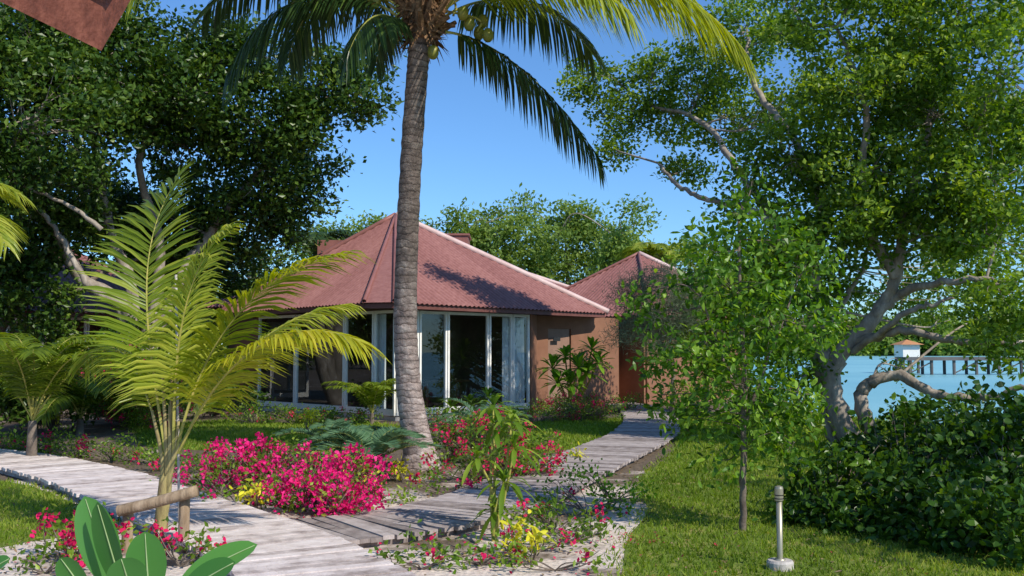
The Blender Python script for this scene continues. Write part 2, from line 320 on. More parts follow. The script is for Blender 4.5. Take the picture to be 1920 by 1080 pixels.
for li,l in enumerate(lawns):
    poly=[G(*p)[:2] for p in l]
    sp=smooth([(*p,0) for p in poly]+[(*poly[0],0)],5)[:-1]
    poly=sp[:,:2]
    mb=MB();mb.add(np.c_[poly,np.full(len(poly),.004)],[list(range(len(poly)))])
    c=np.array([*poly.mean(0),0.0])
    tag(mb.build('lawn',c,M['lawn']),"patch of mown green lawn","lawn",kind="structure")
    lo,hi=poly.min(0)-.15,poly.max(0)+.15
    lo=np.maximum(lo,[-12,5.5]);hi=np.minimum(hi,[9,27])
    area=(hi-lo).prod()
    P=rng.uniform(lo,hi,(int(area*1500),2))
    keep=rng.uniform(size=len(P))<np.clip((9/P[:,1])**1.6,.12,1)
    P=P[keep];P=P[inpoly(P+rng.normal(0,.09,P.shape),poly)]
    n=len(P);sc_=np.clip(P[:,1]/9,1,2.3)
    h=rng.uniform(.02,.055,n)*np.sqrt(sc_);wd=.007*sc_
    a=rng.uniform(0,2*np.pi,n);ln=rng.normal(0,.5,(n,2))*h[:,None]
    b=np.c_[P,np.full(n,.003)];s=np.c_[np.cos(a)*wd,np.sin(a)*wd,np.zeros(n)]
    tp=b+np.c_[ln,h]
    nn=np.sin(P[:,0]*2.1+np.sin(P[:,1]*1.7))*.5+np.sin(P[:,1]*1.3+P[:,0])*.5
    gm.add(np.stack([b-s,b+s,tp],1).reshape(-1,3),np.arange(3*n).reshape(n,3),np.clip(.42+.28*nn+rng.normal(0,.2,n),0,1))
tag(gm.build('grass',(0,0,0),M['grass']),"short green lawn grass blades","grass",kind="stuff")
# ---------------- boardwalks ----------------
def boardwalk(name,cl,width,mat,label,top=.09):
    C=smooth(cl,12);seg=np.r_[0,np.cumsum(np.linalg.norm(np.diff(C,axis=0),axis=1))]
    L=seg[-1];s=np.arange(0,L,.118);px=np.interp(s,seg,C[:,0]);py=np.interp(s,seg,C[:,1])
    tx=np.gradient(px);ty=np.gradient(py);mb=MB()
    for k in range(len(s)):
        a=math.atan2(ty[k],tx[k])+rng.normal(0,.006)
        mb.box((px[k]+rng.normal(0,.008)*-math.sin(a),py[k],top-.018+rng.normal(0,.0025)),(.104,width+rng.normal(0,.02),.036),a,rng.uniform(0,1))
    nx=-ty/np.hypot(tx,ty);ny=tx/np.hypot(tx,ty)
    for o in (-.42,.42):
        for k in range(0,len(s)-4,4):
            p0=(px[k]+nx[k]*o*width,py[k]+ny[k]*o*width);p1=(px[k+4]+nx[k+4]*o*width,py[k+4]+ny[k+4]*o*width)
            mb.wall(p0,p1,0.0,top-.04,.05,v=.1)
    return tag(mb.build(name,(*C[0][:2],0),mat),label,"boardwalk",kind="structure")
main=[G(-500,830),G(-200,848),G(0,868),G(165,905),G(300,957),G(430,1008),G(540,1060),G(625,1120),G(720,1220)]
boardwalk('boardwalk',main,1.12,M['plank'],"sun-bleached timber plank path through the garden",.10)
side=[G(600,1012),G(770,990),G(920,953),G(1050,895),G(1140,855),G(1205,822),G(1222,795),G(1208,776),G(1190,768),G(1150,760)]
boardwalk('boardwalk',side,1.22,M['plank2'],"grey weathered plank path curving towards the bungalow",.088)
# ---------------- roofs ----------------
def roof_face(mb,A,B,C,p=.16,amp=.018):
    A,B,C=[np.array(q,float) for q in (A,B,C)]
    e=B-A;L=np.linalg.norm(e);e/=L;uc=np.dot(C-A,e);s=(C-A)-uc*e;H=np.linalg.norm(s);s/=H;n=np.cross(e,s)
    if n[2]<0:n=-n
    if uc<.05 or uc>L-.05 or L<1.5:
        mb.add([A-s*.03,B-s*.03,C],[[0,1,2]],.7);return
    N=max(8,int(L/p*6));u=np.linspace(0,L,N);t=H*np.minimum(u/uc,(L-u)/(L-uc));t=np.clip(t,0.001,H)
    off=n[None]*(amp*np.sin(2*np.pi*u/p))[:,None]
    lo=A+e*u[:,None]+off-s*.03;hi=A+e*u[:,None]+s*t[:,None]+off
    lo2=lo-n*.012
    V=np.concatenate([lo,hi,lo2]);k=np.arange(N-1)
    sheet_groove_shade=((u[:-1]//.85*.37)%1)*.5+.25+.25*np.sin(2*np.pi*(u[:-1]+p/12)/p)  # per-sheet tone; the sine puts groove shade into the colour
    mb.add(V,np.stack([k,k+1,N+k+1,N+k],1),sheet_groove_shade);mb.add(V,np.stack([k,2*N+k,2*N+k+1,k+1],1),.2)
def hiproof(eaves,apex,parent,base,caps):
    mb=MB();n=len(eaves)
    for k in range(n): roof_face(mb,eaves[k],eaves[(k+1)%n],apex)
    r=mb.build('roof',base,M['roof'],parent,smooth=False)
    for k,mt,rad in caps:
        cb=MB();a=np.array(eaves[k],float);b=np.array(apex,float)
        a=a+(0,0,.03);b=b+(0,0,.04);pts=[a+(b-a)*t for t in np.linspace(-.005,1,12)]
        cb.tube(pts,rad,8);cb.build('ridge_cap',base,mt,r,smooth=True)
    fb=MB();E=np.array(eaves);c=E.mean(0);In=c+(E-c)*.985
    for k in range(n): fb.wall(In[k],In[(k+1)%n],E[0][2]-.14,E[0][2]-.03,.03)
    fb.build('fascia',base,M['fascia'],r)
    sb=MB();In=c+(E-c)*.975;sb.add(In-[0,0,.1],[list(range(n))]);sb.build('soffit',base,M['soffit'],r)
    return r
def glazing(parent,base,p0,p1,ts_,z0,z1,off=0):
    p0=np.array(p0);p1=np.array(p1);d=p1-p0;L=np.linalg.norm(d)
    for a,b in zip(ts_[:-1],ts_[1:]):
        q0=p0+d*(a+.012/L);q1=p0+d*(b-.012/L)
        g=MB();g.add([(*q0,z0+.04),(*q1,z0+.04),(*q1,z1-.04),(*q0,z1-.04)],[[0,1,2,3]]);go=g.build('window',base,M['glass'],parent)
        f=MB();e=d/L
        f.wall(q0,q0+e*.055,z0,z1,.07);f.wall(q1-e*.055,q1,z0,z1,.07)
        f.wall(q0+e*.057,q1-e*.057,z0,z0+.15,.064);f.wall(q0+e*.057,q1-e*.057,z1-.07,z1,.064)
        f.build('frame',base,M['white'],go)
# ---------------- main bungalow ----------------
ez=2.72;base=np.array([-2.7,25.5,0.0])
H=thing('bungalow',base,"pavilion bungalow with red corrugated metal roof and glass walls","house")
E=[(-3.32,22.35,ez),(-2.62,22.15,ez),(2.72,28.4,ez),(-2.6,34.6,ez),(-8.4,28.5,ez)]
apex=(-3.35,28.5,5.52)
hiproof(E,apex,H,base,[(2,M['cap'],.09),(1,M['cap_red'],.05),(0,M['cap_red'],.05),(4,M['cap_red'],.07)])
W0=(-2.7,23.2);WL=(-7.0,27.6);WR=(.45,26.3)
glazing(H,base,W0,WR,[0,.153,.353,.668,.857,1],.12,2.58)
glazing(H,base,W0,WL,[0,.134,.33,.693,1],.12,2.58)
mb=MB()
mb.wall(WR,(.62,27.25),0,2.6,.12);mb.wall((.62,27.3),(.95,27.6),0,2.6,.14)
mb.wall((.95,27.6),(1.62,28.2),2.25,2.6,.14);mb.wall((1.62,28.2),(3.1,29.55),0,2.6,.14)
mb.wall((3.1,29.6),(3.1,33.5),0,2.6,.14);mb.wall((3.1,33.5),(-2.6,33.3),0,2.6,.14);mb.wall((-2.6,33.3),(-7.2,31.5),0,2.6,.14)
mb.wall(WL,(-7.2,31.5),0,2.6,.14)
mb.build('wall',base,M['coral'],H)
mb=MB()
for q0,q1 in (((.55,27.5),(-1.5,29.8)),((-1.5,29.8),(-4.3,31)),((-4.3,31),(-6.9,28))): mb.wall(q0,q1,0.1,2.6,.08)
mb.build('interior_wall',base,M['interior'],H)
mb=MB();fl=[(-2.7,23.2),(.47,26.3),(.64,27.3),(3.1,29.6),(3.1,33.5),(-7.2,31.5),(-7.05,27.6)]
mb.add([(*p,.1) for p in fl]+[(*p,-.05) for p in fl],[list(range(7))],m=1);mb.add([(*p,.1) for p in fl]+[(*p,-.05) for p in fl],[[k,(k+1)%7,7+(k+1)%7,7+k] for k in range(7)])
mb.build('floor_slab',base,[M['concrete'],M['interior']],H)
mb=MB();mb.wall((.97,27.62),(1.6,28.18),.1,2.25,.06);dr=mb.build('door',base,M['door'],H)
mb=MB();mb.tube([(1.5,27.97,1.05),(1.5,27.90,1.05),(1.4,27.82,1.05)],.015,6);mb.build('handle',base,M['steel'],dr)
mb=MB();mb.wall((1.10,27.62),(1.30,27.80),1.9,2.0,.02,.06);mb.build('door_plate',base,M['black'],H)
mb=MB();mb.box((-2.55,31.6,4.8),(2.35,1.4,.86));mb.box((-2.55,31.6,5.26),(2.45,1.5,.06),v=.9);mb.box((-4.9,31.6,4.72),(2.35,1.3,.74));mb.build('roof_lantern',base,M['cap_red'],H)
base2=np.array([-2.5,34.0,0.0])
H2=thing('bungalow',base2,"rear pavilion bungalow with red corrugated roof behind the glass one","house","resort bungalows")
E2=[(-2.5,29.9,3.3),(5.4,34.8,2.75),(-2.5,41,2.75),(-11.2,34,3.1)]
mb=MB()
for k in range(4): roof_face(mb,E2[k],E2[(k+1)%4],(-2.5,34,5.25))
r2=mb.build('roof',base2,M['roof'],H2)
cb=MB();cb.tube([np.array(E2[1])*(1-t)+np.array((-2.5,34,5.27))*t for t in np.linspace(0,1,8)],.07,8);cb.build('ridge_cap',base2,M['cap'],r2,smooth=True)
mb=MB();mb.wall((-9.6,34),(-3,39.6),0,2.7,.14);mb.wall((-9.6,34),(-7.4,32),0,2.7,.14);mb.wall((4.4,35),(-3,39.6),0,2.7,.14);mb.build('wall',base2,M['coral'],H2)
base3=np.array([4.6,34,0.0])
H3=thing('bungalow',base3,"small coral bungalow with pointed red metal roof beside trees","house","resort bungalows")
E3=[(4.1,29.6,ez),(9.3,34.4,ez),(4.6,39,ez),(-.2,34.3,ez)]
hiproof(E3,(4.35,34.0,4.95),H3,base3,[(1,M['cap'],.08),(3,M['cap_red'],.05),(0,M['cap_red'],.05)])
mb=MB();W3=[(4.1,30.7),(8.1,34.4),(4.6,37.8),(.9,34.3)]
for k in range(4): mb.wall(W3[k],W3[(k+1)%4],0,2.62,.14)
mb.build('wall',base3,M['coral'],H3)
base4=np.array([-14.5,32,0.0])
H4=thing('bungalow',base4,"bungalow with red roof half hidden by palms and trees","house","resort bungalows")
E4=[(-13,26.5,ez),(-9.4,31,ez),(-14,36,ez),(-19,31,ez)]
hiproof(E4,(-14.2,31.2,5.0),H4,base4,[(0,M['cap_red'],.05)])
mb=MB();W4=[(-13,27.6),(-10.4,31),(-14,35),(-18,31)]
for k in (1,2): mb.wall(W4[k],W4[(k+1)%4],0,2.62,.14)
mb.wall((-10.6,30.6),(-10.4,31),0,2.62,.16)
mb.build('wall',base4,M['coral'],H4)
glazing(H4,base4,W4[0],W4[1],[0,.3,.6,.95],.1,2.58);glazing(H4,base4,W4[0],W4[3],[0,.3,.6,1],.1,2.58)
def curtain(p0,p1,z0,z1,lab):
    p0=np.array(p0);p1=np.array(p1);N=70;t=np.linspace(0,1,N);d=p1-p0;n=np.array([-d[1],d[0]])/np.linalg.norm(d)
    zs=np.linspace(z1,z0,6);V=[]
    for zi,z in enumerate(zs):
        off=.045*np.sin(t*42+np.sin(t*9)*1.2)*(.5+.1*zi)
        P=p0+d*t[:,None]+n*off[:,None];V.append(np.c_[P,np.full(N,z)])
    V=np.concatenate(V);k=np.arange(N-1);F=np.concatenate([np.stack([k+r*N,k+1+r*N,k+1+(r+1)*N,k+(r+1)*N],1) for r in range(5)])
    mb=MB();mb.add(V,F);tag(mb.build('curtain',(*p0,z0),M['curtain'],smooth=True),lab,"curtain")
curtain((-.25,25.75),(.3,26.3),.15,2.5,"long white curtain hanging inside the glass wall")
curtain((-3.0,23.75),(-3.3,24.05),.15,2.5,"pale curtain gathered behind a narrow window")
b=np.array([-1.9,27.2,.1]);T=thing('table',b,"dark wooden table standing inside the glazed room","table")
mb=MB();mb.box((-1.9,27.2,.82),(1.3,.7,.05),.5);mb.build('table_top',b,M['fibre'],T)
for dx,dy in ((-.45,-.45),(.6,.05),(-.6,-.05),(.45,.45)):
    mb=MB();mb.box((-1.9+dx*.85,27.2+dy*.85,.45),(.06,.06,.7),.5);mb.build('leg',b,M['fibre'],T)
# ---------------- near eave ----------------
bb=np.array([-1.3,3.0,2.5]);R=thing('near_roof',bb,"underside corner of a dark red painted roof eave","roof")
M['near']=noisemat('eave_paint',[(.3,(.07,.02,.011)),(.5,(.14,.042,.024)),(.7,(.22,.075,.045))],scale=14,rough=.7,bump=.5)
a=Q(190,95,3.0);c=Q(262,-30,3.25);c=a+(c-a)*3.5;b_=Q(60,32,2.75);b_=a+(b_-a)*5;up=np.array([0,0.0,.16])
cc=(b_+c)/2+np.array([-.5,.3,.6])
inn=nrm(cc-a)*.06
mb=MB()
mb.add([a,b_,b_+up,a+up],[[0,1,2,3]],.4);mb.add([a,c,c+up,a+up],[[0,1,2,3]],.6)
mb.add([a,b_,b_+inn,a+inn],[[0,1,2,3]],.3);mb.add([a,c,c+inn,a+inn],[[0,1,2,3]],.3)
mb.build('fascia',bb,M['near'],R)
lift=np.array([0,0,.03]);mb=MB()
mb.add([a+inn,b_+inn,b_+inn+lift,a+inn+lift],[[0,1,2,3]],.2);mb.add([a+inn,c+inn,c+inn+lift,a+inn+lift],[[0,1,2,3]],.2)
mb.add([a+inn+lift,b_+inn+lift,cc+lift,c+inn+lift],[[0,1,2,3]],.2);mb.build('soffit',bb,M['near'],R)
mb=MB();ov=nrm(a-cc)*.05*[1,1,0];mb.add([a+up+ov,b_+up+ov,cc+up*1.3,c+up+ov],[[0,1,2,3]],.2);mb.add([a+up+ov,b_+up+ov,b_+up*1.1+ov,a+up*1.1+ov],[[0,1,2,3]],.6);mb.build('roof_sheet',bb,M['near'],R)
# ---------------- pier ----------------
pb=np.array([48,90,0]);PR=thing('pier',pb,"long timber jetty on piles over the lagoon","pier")
mb=MB();mb.box((49,90,1.0),(28,2.6,.3));mb.build('deck',pb,M['pier'],PR)
mb=MB()
for k in range(14):
    for y in (89,91): mb.tube([(35.4+k*2,y,-2),(35.4+k*2,y,.86)],.14,7)
    if k%2==0: mb.tube([(35.4+k*2,89,-.3),(37.4+k*2,89,.7)],.06,5)
mb.build('piles',pb,M['pier'],PR)
for hx,hy,lab in ((38.0,96,"overwater hut with orange roof beyond the jetty"),):
    hb=np.array([hx,hy,1.0]);Hh=thing('hut',hb,lab,"hut")
    mb=MB();mb.box((hx,hy,1.7),(1.6,2.2,1.2));mb.build('wall',hb,M['white'],Hh)
    mb=MB();e=[(hx-1.1,hy-1.5,2.3),(hx+1.1,hy-1.5,2.3),(hx+1.1,hy+1.5,2.3),(hx-1.1,hy+1.5,2.3),(hx,hy,2.8)]
    mb.add(e,[[0,1,4],[1,2,4],[2,3,4],[3,0,4]]);mb.build('roof',hb,M['orange'],Hh)
    mb=MB()
    for dx in (-.7,.7):
        for dy in (-.9,.9): mb.tube([(hx+dx,hy+dy,-2),(hx+dx,hy+dy,1.1)],.14,6)
    mb.build('piles',hb,M['pier'],Hh)
# ---------------- trees ----------------
def tree(name,base,label,ells,limbs,mleaf,mbark,ncl,nlf,sig,L,W,k=4,group=None,twigs=.35,up=.7,shell=.5,auto=None,flat=.6,wob=.02,droop=0):
    T=thing(name,base,label,"tree",group)
    cb=MB();tips=crown(cb,ells,ncl,nlf,sig,L,W,k,up,0,shell,flat,droop=droop);cb.build('crown',base,mleaf,T)
    tb=MB();nodes=[]
    for pts,r0,r1 in limbs:
        C=smooth(pts,7);C[1:-1]+=rng.normal(0,wob,C[1:-1].shape);rr=np.linspace(r0,r1,len(C))*rng.uniform(.93,1.07,len(C));rr[-1]*=.4;tb.tube(C,rr,10)
        for q in C[len(C)//3:]: nodes.append(q)
    nodes=np.array(nodes)
    for (c,r),tp in zip(ells,tips):
        c=np.array(c);i=np.argmin(np.linalg.norm(nodes-c,axis=1)+np.maximum(nodes[:,2]-c[2],0)*1.0);s=nodes[i]
        mid=(s+c)/2+rng.normal(0,.12*np.linalg.norm(c-s)+.02,3)
        ra=.035 if auto is None else auto
        C=smooth([s,mid,c],6);tb.tube(C,np.linspace(ra,ra*.4,len(C)),6)
        for q in tp[rng.uniform(size=len(tp))<twigs]:
            s2=C[rng.integers(len(C)//3,len(C))];m2=(s2+q)/2+rng.normal(0,.08*np.linalg.norm(q-s2)+.01,3)
            tb.tube(smooth([s2,m2,q],3),np.linspace(ra*.35,ra*.1,7),4,cap=False)
    tb.build('trunk',base,mbark,T,smooth=True)
    return T
e=lambda px,py,d,r:(Q(px,py,d),r)
Lells=[e(30,60,23,2.0),e(60,220,22,1.9),e(180,130,24,1.9),e(310,120,25,1.4),e(240,210,25,1.4),e(380,170,25,1.4),e(350,270,26,1.3),e(470,115,25,1.0),e(480,220,26,1.5),e(590,160,26,1.0),e(670,185,26,.75),e(565,230,26,.9),e(500,330,27,1.3),e(560,370,28,.9),e(440,410,28,1.35),e(530,430,28,.8),e(130,350,25,1.2),e(330,400,28,1.3),e(640,115,26,.6),e(400,80,25,.8),e(170,20,24,1.2),e(-60,130,22,1.8),e(-40,330,22,1.5),e(30,400,24,1.1),e(690,140,26.5,.45),e(600,310,28,.5)]
lb=np.array([-10.2,26,0])
Ll=[([lb,Q(236,590,26),Q(150,520,25.5),Q(110,440,25),Q(50,370,24)],.24,.08),
 ([lb+[.1,0,0],Q(250,560,26.3),Q(205,430,26.2),Q(180,290,25),Q(160,150,24)],.2,.06),
 ([lb+[.2,.1,0],Q(285,600,26.5),Q(300,460,26.5),Q(260,300,25.5),Q(330,180,25)],.2,.05),
 ([lb+[.2,.1,0],Q(330,540,27),Q(400,430,27.3),Q(470,340,27),Q(560,240,26.3),Q(640,170,26)],.19,.04),
 ([Q(190,430,22.5),Q(130,385,22.3),Q(20,340,22)],.06,.03),([lb+[0,-1,1.5],Q(235,585,24),Q(170,540,23.6),Q(110,440,23.4),Q(50,370,23.2)],.09,.05)]
tree('tree',lb,"large spreading tree with dense dark green leaves",Lells,Ll,M['leaf_dark'],M['bark'],44,56,.27,.17,.10,shell=.6,auto=.06)
l2=np.array([-13.2,25.2,0]);cs=[e(30,470,25,1.2),e(130,450,26,.9),e(60,560,25,1.0),e(-60,520,24,1.4),e(230,420,28,1.3),e(310,470,29,1.3),e(400,490,30,1.3),e(180,380,27,1.1),e(90,640,25,.6),e(490,505,33,1.0)]
tree('tree',l2,"dark leafy tree crowding around the hidden bungalow",cs,[([l2,l2+[.2,0,2],Q(60,520,25),Q(60,430,25)],.16,.06),([l2+[.1,0,1.5],Q(180,520,26.5),Q(300,470,28.5)],.1,.05)],M['leaf_dark'],M['bark_dark'],44,50,.25,.17,.10,auto=.04)
Rells=[e(1105,155,22,.6),e(1160,200,22.5,.8),e(1160,280,22.5,.5),e(1260,215,22.5,.9),e(1225,135,22,.7),e(1340,120,21.5,.9),e(1390,220,21.5,1.0),e(1290,315,21,.5),e(1400,60,21,.95),e(1500,180,20.5,.9),e(1480,290,17,.8),e(1560,50,16,.7),e(1610,180,16,.9),e(1640,320,16,.9),e(1730,60,16,.9),e(1760,210,16,1.0),e(1880,130,15,1.2),e(1770,350,16,1.1),e(1550,390,17,.85),e(1690,440,16.2,.7),e(1870,330,15,1.0),e(1840,430,15,.7),e(1400,360,18,.6),e(1480,460,17,.75),e(1590,480,16.4,.45),e(1900,560,14.5,.6),e(1890,630,14,.5),e(1470,600,17,.8),e(1820,0,15.5,.9),e(1640,-60,16,1.0),e(1480,-60,17,.8),e(1560,560,18,.6),e(1420,500,18,.7),e(1470,60,19,.6),e(1690,560,20.5,.6),e(1790,500,19.5,.8),e(1880,470,17,.8),e(1600,610,20.5,.6),e(1760,600,21.5,.5),e(1700,270,17.5,.9),e(1560,280,17.5,.8),e(1840,250,16.5,.9),e(1690,130,17.5,.9),e(1750,440,15.6,.5),e(1850,590,17.5,.4),e(1540,460,16.2,.4),e(1600,400,15.6,.5),e(1690,690,21,.3),e(1510,690,17,.45),e(1500,770,16,.35)]
rb=np.array([5.75,16.8,0.0]);f1=Q(1560,700,16.8)
Rl=[([rb,Q(1572,780,16.8),f1,Q(1590,650,16.7),Q(1650,580,16.5),Q(1680,520,16.3),Q(1700,400,16),Q(1740,250,16),Q(1760,100,16)],.2,.03),
 ([rb+[.42,.1,0],Q(1618,770,16.8),Q(1625,720,16.8),Q(1690,705,16.5),Q(1760,740,16),Q(1850,745,15.5),Q(1930,720,15)],.14,.04),
 ([rb+[-.25,.2,0],Q(1545,750,17),Q(1530,660,17),Q(1560,600,17.2),Q(1610,520,17.3),Q(1640,420,17.3)],.1,.03),
 ([Q(1640,590,16.5),Q(1700,545,16.2),Q(1770,530,15.2),Q(1860,522,14.8)],.09,.035),
 ([Q(1610,640,16.6),Q(1700,620,15.6),Q(1800,640,15.2),Q(1920,640,15)],.08,.04),
 ([Q(1600,660,16.6),Q(1680,600,15.6),Q(1740,570,15.3),Q(1790,560,15.1)],.06,.025),
 ([f1,Q(1530,620,17),Q(1520,500,17),Q(1460,420,17.6),Q(1390,330,19),Q(1320,230,21),Q(1200,190,22.3)],.15,.03),
 ([Q(1500,470,17),Q(1420,400,17.4),Q(1330,375,18.5),Q(1270,345,19.5),Q(1232,305,21)],.07,.03),
 ([Q(1515,500,17),Q(1540,400,17),Q(1480,250,18),Q(1410,150,19),Q(1400,50,20)],.11,.03),
 ([Q(1680,520,16.3),Q(1620,400,16.2),Q(1620,200,16),Q(1570,50,16)],.1,.03),
 ([Q(1700,400,16),Q(1800,300,15.6),Q(1870,150,15.2)],.09,.03)]
tree('tree',rb,"gnarled pale-barked tree with forked limbs and airy green crown",Rells,Rl,M['leaf_mid'],M['bark'],62,58,.165,.112,.068,twigs=.35,shell=.45,auto=.026)
shade_tree=np.array([9.5,9.0,0]);cs=[(np.array([ox,oy,oz]),r_) for ox,oy,oz,r_ in [(8.6,8.2,5.2,.7),(9.6,9.5,5.8,.8),(7.9,5.8,5.0,.6),(9.3,6.6,5.6,.8),(10.4,8.0,6.2,.8),(8.0,7.0,6.0,.5),(9.9,11.2,5.2,.8),(7.2,4.2,5.2,.5),(8.8,4.6,5.6,.7),(6.9,8.6,4.9,.45),(6.8,9.9,4.5,.4),(7.5,11.5,4.7,.5)]]  # out-of-frame tree, added to throw dapples across the lawn
tree('tree',shade_tree,"unseen leafy tree added to cast dappled shade on the lawn",cs,[([shade_tree,shade_tree+[.1,-.2,2],shade_tree+[-.2,-.8,4],np.array([8.8,6.6,5.5])],.2,.06)],M['leaf_mid'],M['bark'],34,26,.2,.13,.08,twigs=.3,auto=.04)
# sapling
sb=G(1393,995)
Sells=[e(1385,400,9.1,.2),e(1320,450,9,.24),e(1440,450,9.1,.30),e(1370,530,8.8,.33),e(1285,530,9.2,.24),e(1510,500,9.1,.30),e(1215,580,9.3,.17),e(1440,610,8.9,.33),e(1320,640,8.9,.30),e(1515,620,9,.28),e(1245,670,9.2,.24),e(1390,720,8.8,.30),e(1460,750,9,.32),e(1320,760,9,.26),e(1520,740,9.1,.22),e(1400,830,9,.22),e(1275,780,9.2,.18),e(1180,560,9.4,.09),e(1555,590,9.2,.15),e(1490,830,9,.2),e(1340,860,9,.14),e(1240,740,9.4,.15),e(1410,340,9.1,.12)]
Sl=[([sb,Q(1393,880,9),Q(1396,700,9),Q(1388,560,9),Q(1385,400,9.1)],.034,.012),([Q(1395,800,9),Q(1430,700,9),Q(1470,600,9)],.018,.007),([Q(1395,760,9),Q(1350,660,9),Q(1310,540,9)],.018,.007)]
tree('tree',sb,"young slender tree with bright glossy leaves on the lawn",Sells,Sl,M['leaf_sapling'],M['bark_dark'],340,14,.085,.085,.042,k=6,twigs=.5,auto=.009,shell=.4,flat=1.1,wob=.004,droop=.8)
for (px,py,d,r,extra) in [(890,425,48,1.4,[(860,465,1.3),(920,475,1.5),(975,435,1.5),(985,500,1.6)]),(1060,440,50,1.5,[(1020,490,1.6),(1100,425,1.3),(1140,470,1.6),(1080,510,1.6)]),(1170,455,46,1.1,[(1190,500,1.4),(1150,500,1.4),(1230,520,1.4)]),(640,460,52,1.1,[(600,480,1.5),(690,480,1.2)])]:
    cs=[e(px,py,d,r*.85)]+[e(a,b2,d,c2*.85) for a,b2,c2 in extra];bs=np.array([cs[0][0][0],d,0.0])
    cs+=[(q[0]+np.array([rng.normal(0,1.2),rng.normal(0,.6),rng.uniform(.5,1.5)]),.45) for q in list(cs) for _ in range(2)]
    cs+=[(np.array([bs[0]+rng.normal(0,2),d+rng.normal(0,1),2.2+rng.uniform(0,1.4)]),1.7) for _ in range(3)]
    tree('tree',bs,"light green bushy tree rising behind the bungalow roofs",cs,[([bs,bs+[.2,0,2],cs[0][0]],.22,.06)],M['leaf_far'],M['bark'],26,40,.34,.26,.13,group="trees behind the bungalows",twigs=.2)
fb=np.array([3.9,24.5,0]);cs=[e(1180,550,24.5,.4),e(1230,530,24.3,.5),e(1200,600,24.5,.5),e(1260,590,24.3,.5),e(1165,630,24.5,.25),e(1290,550,24.3,.5),e(1240,650,24.4,.4)]
tree('tree',fb,"feathery grey-green casuarina beside the bungalow",cs,[([fb,fb+[0,0,1.4],cs[2][0]],.06,.03)],M['leaf_grey'],M['bark_dark'],200,60,.2,.2,.012,auto=.015,up=0)
fb=np.array([5.0,26,0]);cs=[e(1340,560,25,.9),e(1300,640,25,.7),e(1400,560,25,1.0),e(1370,690,25,.7),e(1450,520,25,1.0),e(1450,640,24,.8),e(1320,490,26,.7)]
tree('tree',fb,"dense green tree shading the bungalow wall",cs,[([fb,fb+[0.1,0,1.2],cs[0][0]],.1,.04)],M['leaf_mid'],M['bark_dark'],80,50,.2,.13,.07)
mb=MB();cs=[]
for x in np.arange(-75,6,3.2):
    cs.append((np.array([x+rng.normal(0,1),58+rng.normal(0,4)+max(0,-x-20)*-.3,2.2+rng.uniform(-.4,.8)]),[2.4,2.4,2.4+rng.uniform(0,.8)]))
for x in np.arange(-34,-11,2.4): cs.append((np.array([x,38+rng.normal(0,1.5),1.8+rng.uniform(0,2.4)]),[1.9,1.6,2.2]))
crown(mb,cs,9,70,.5,.36,.2);tag(mb.build('woodland',(0,50,0),M['leaf_dark']),"belt of dense dark trees closing off the garden","woodland",kind="stuff")
mb=MB();cs=[(np.array([x,520+rng.normal(0,8),3+rng.uniform(0,6)]),[16,8,8]) for x in np.arange(20,520,13)]
crown(mb,cs,1.0,60,3.5,3.5,2.4);tag(mb.build('far_shore_woods',(250,520,0),M['leaf_far']),"distant wooded shore across the lagoon","woodland",kind="stuff")
# ---------------- shrubs ----------------
def shrub(name,base,label,cat,ells,mat,ncl,nlf,sig,L,W,k=6,flowers=None,group=None,up=.5,fl=(.04,.035),fn=14,fs=.05):
    mb=MB();tips=crown(mb,ells,ncl,nlf,sig,L,W,k,up,0,.6,.8,zmin=.03)
    allt=np.concatenate(tips)
    if len(allt)>250: allt=allt[:250]
    T2=[]
    if flowers:
        for c,r in ells:
            r3=np.array([1,1,.9])*r if np.isscalar(r) else np.array(r);T2.append(ell_pts(c,r3*1.1,rng.poisson(flowers[1]*(r3.prod()**(1/3))**2)+1,.9))
        T2=np.concatenate(T2);T2=T2[T2[:,2]>.08]
        if len(T2): allt=np.concatenate([allt,T2])
    for q in allt:
        b0=np.array(base)+rng.normal(0,.006,3)*[1,1,0];mb.tube(smooth([b0,(b0+q)/2+rng.normal(0,.05,3)*[1,1,.4],q],3),np.linspace(.008,.003,7),3,.5,1,cap=False)
    mats=[mat,M['bark_dark']]
    if flowers:
        mats.append(flowers[0])
        if len(T2):
            rep=rng.integers(fn//4,fn*2,len(T2));P=np.repeat(T2,rep,0)+rng.normal(size=(rep.sum(),3))*fs;P[:,2]=np.maximum(P[:,2],.04)
            leafcloud(mb,P,fl[0],fl[1],.3,6,2,np.repeat(rng.uniform(.1,.9,len(T2)),rep))
    o=mb.build(name,base,mats);return tag(o,label,cat,group)
hed=[(Q(1560,930,9.6)*[1,1,0],[e(1570,930,9.6,.5),e(1540,980,9.4,.36),e(1640,900,9.9,.55),e(1520,930,9.8,.3),e(1600,860,10,.2)]),
 (Q(1720,900,9.4)*[1,1,0],[e(1720,850,10,.62),e(1690,960,9,.55),e(1790,890,9.2,.6),e(1640,1000,8.9,.4),e(1680,780,10,.2)]),
 (Q(1880,950,8.5)*[1,1,0],[e(1880,850,9.4,.68),e(1850,980,8.3,.6),e(1930,1000,7.8,.6),e(1780,1010,8.4,.45),e(1990,870,9,.7),e(1840,760,9.4,.22)])]
for bs,cs in hed:
    shrub('shrub',bs,"dense dark green rounded shrub at the lawn edge","shrub",cs,M['leaf_hedge'],180,23,.09,.09,.058,group="shrubs along the lawn edge")
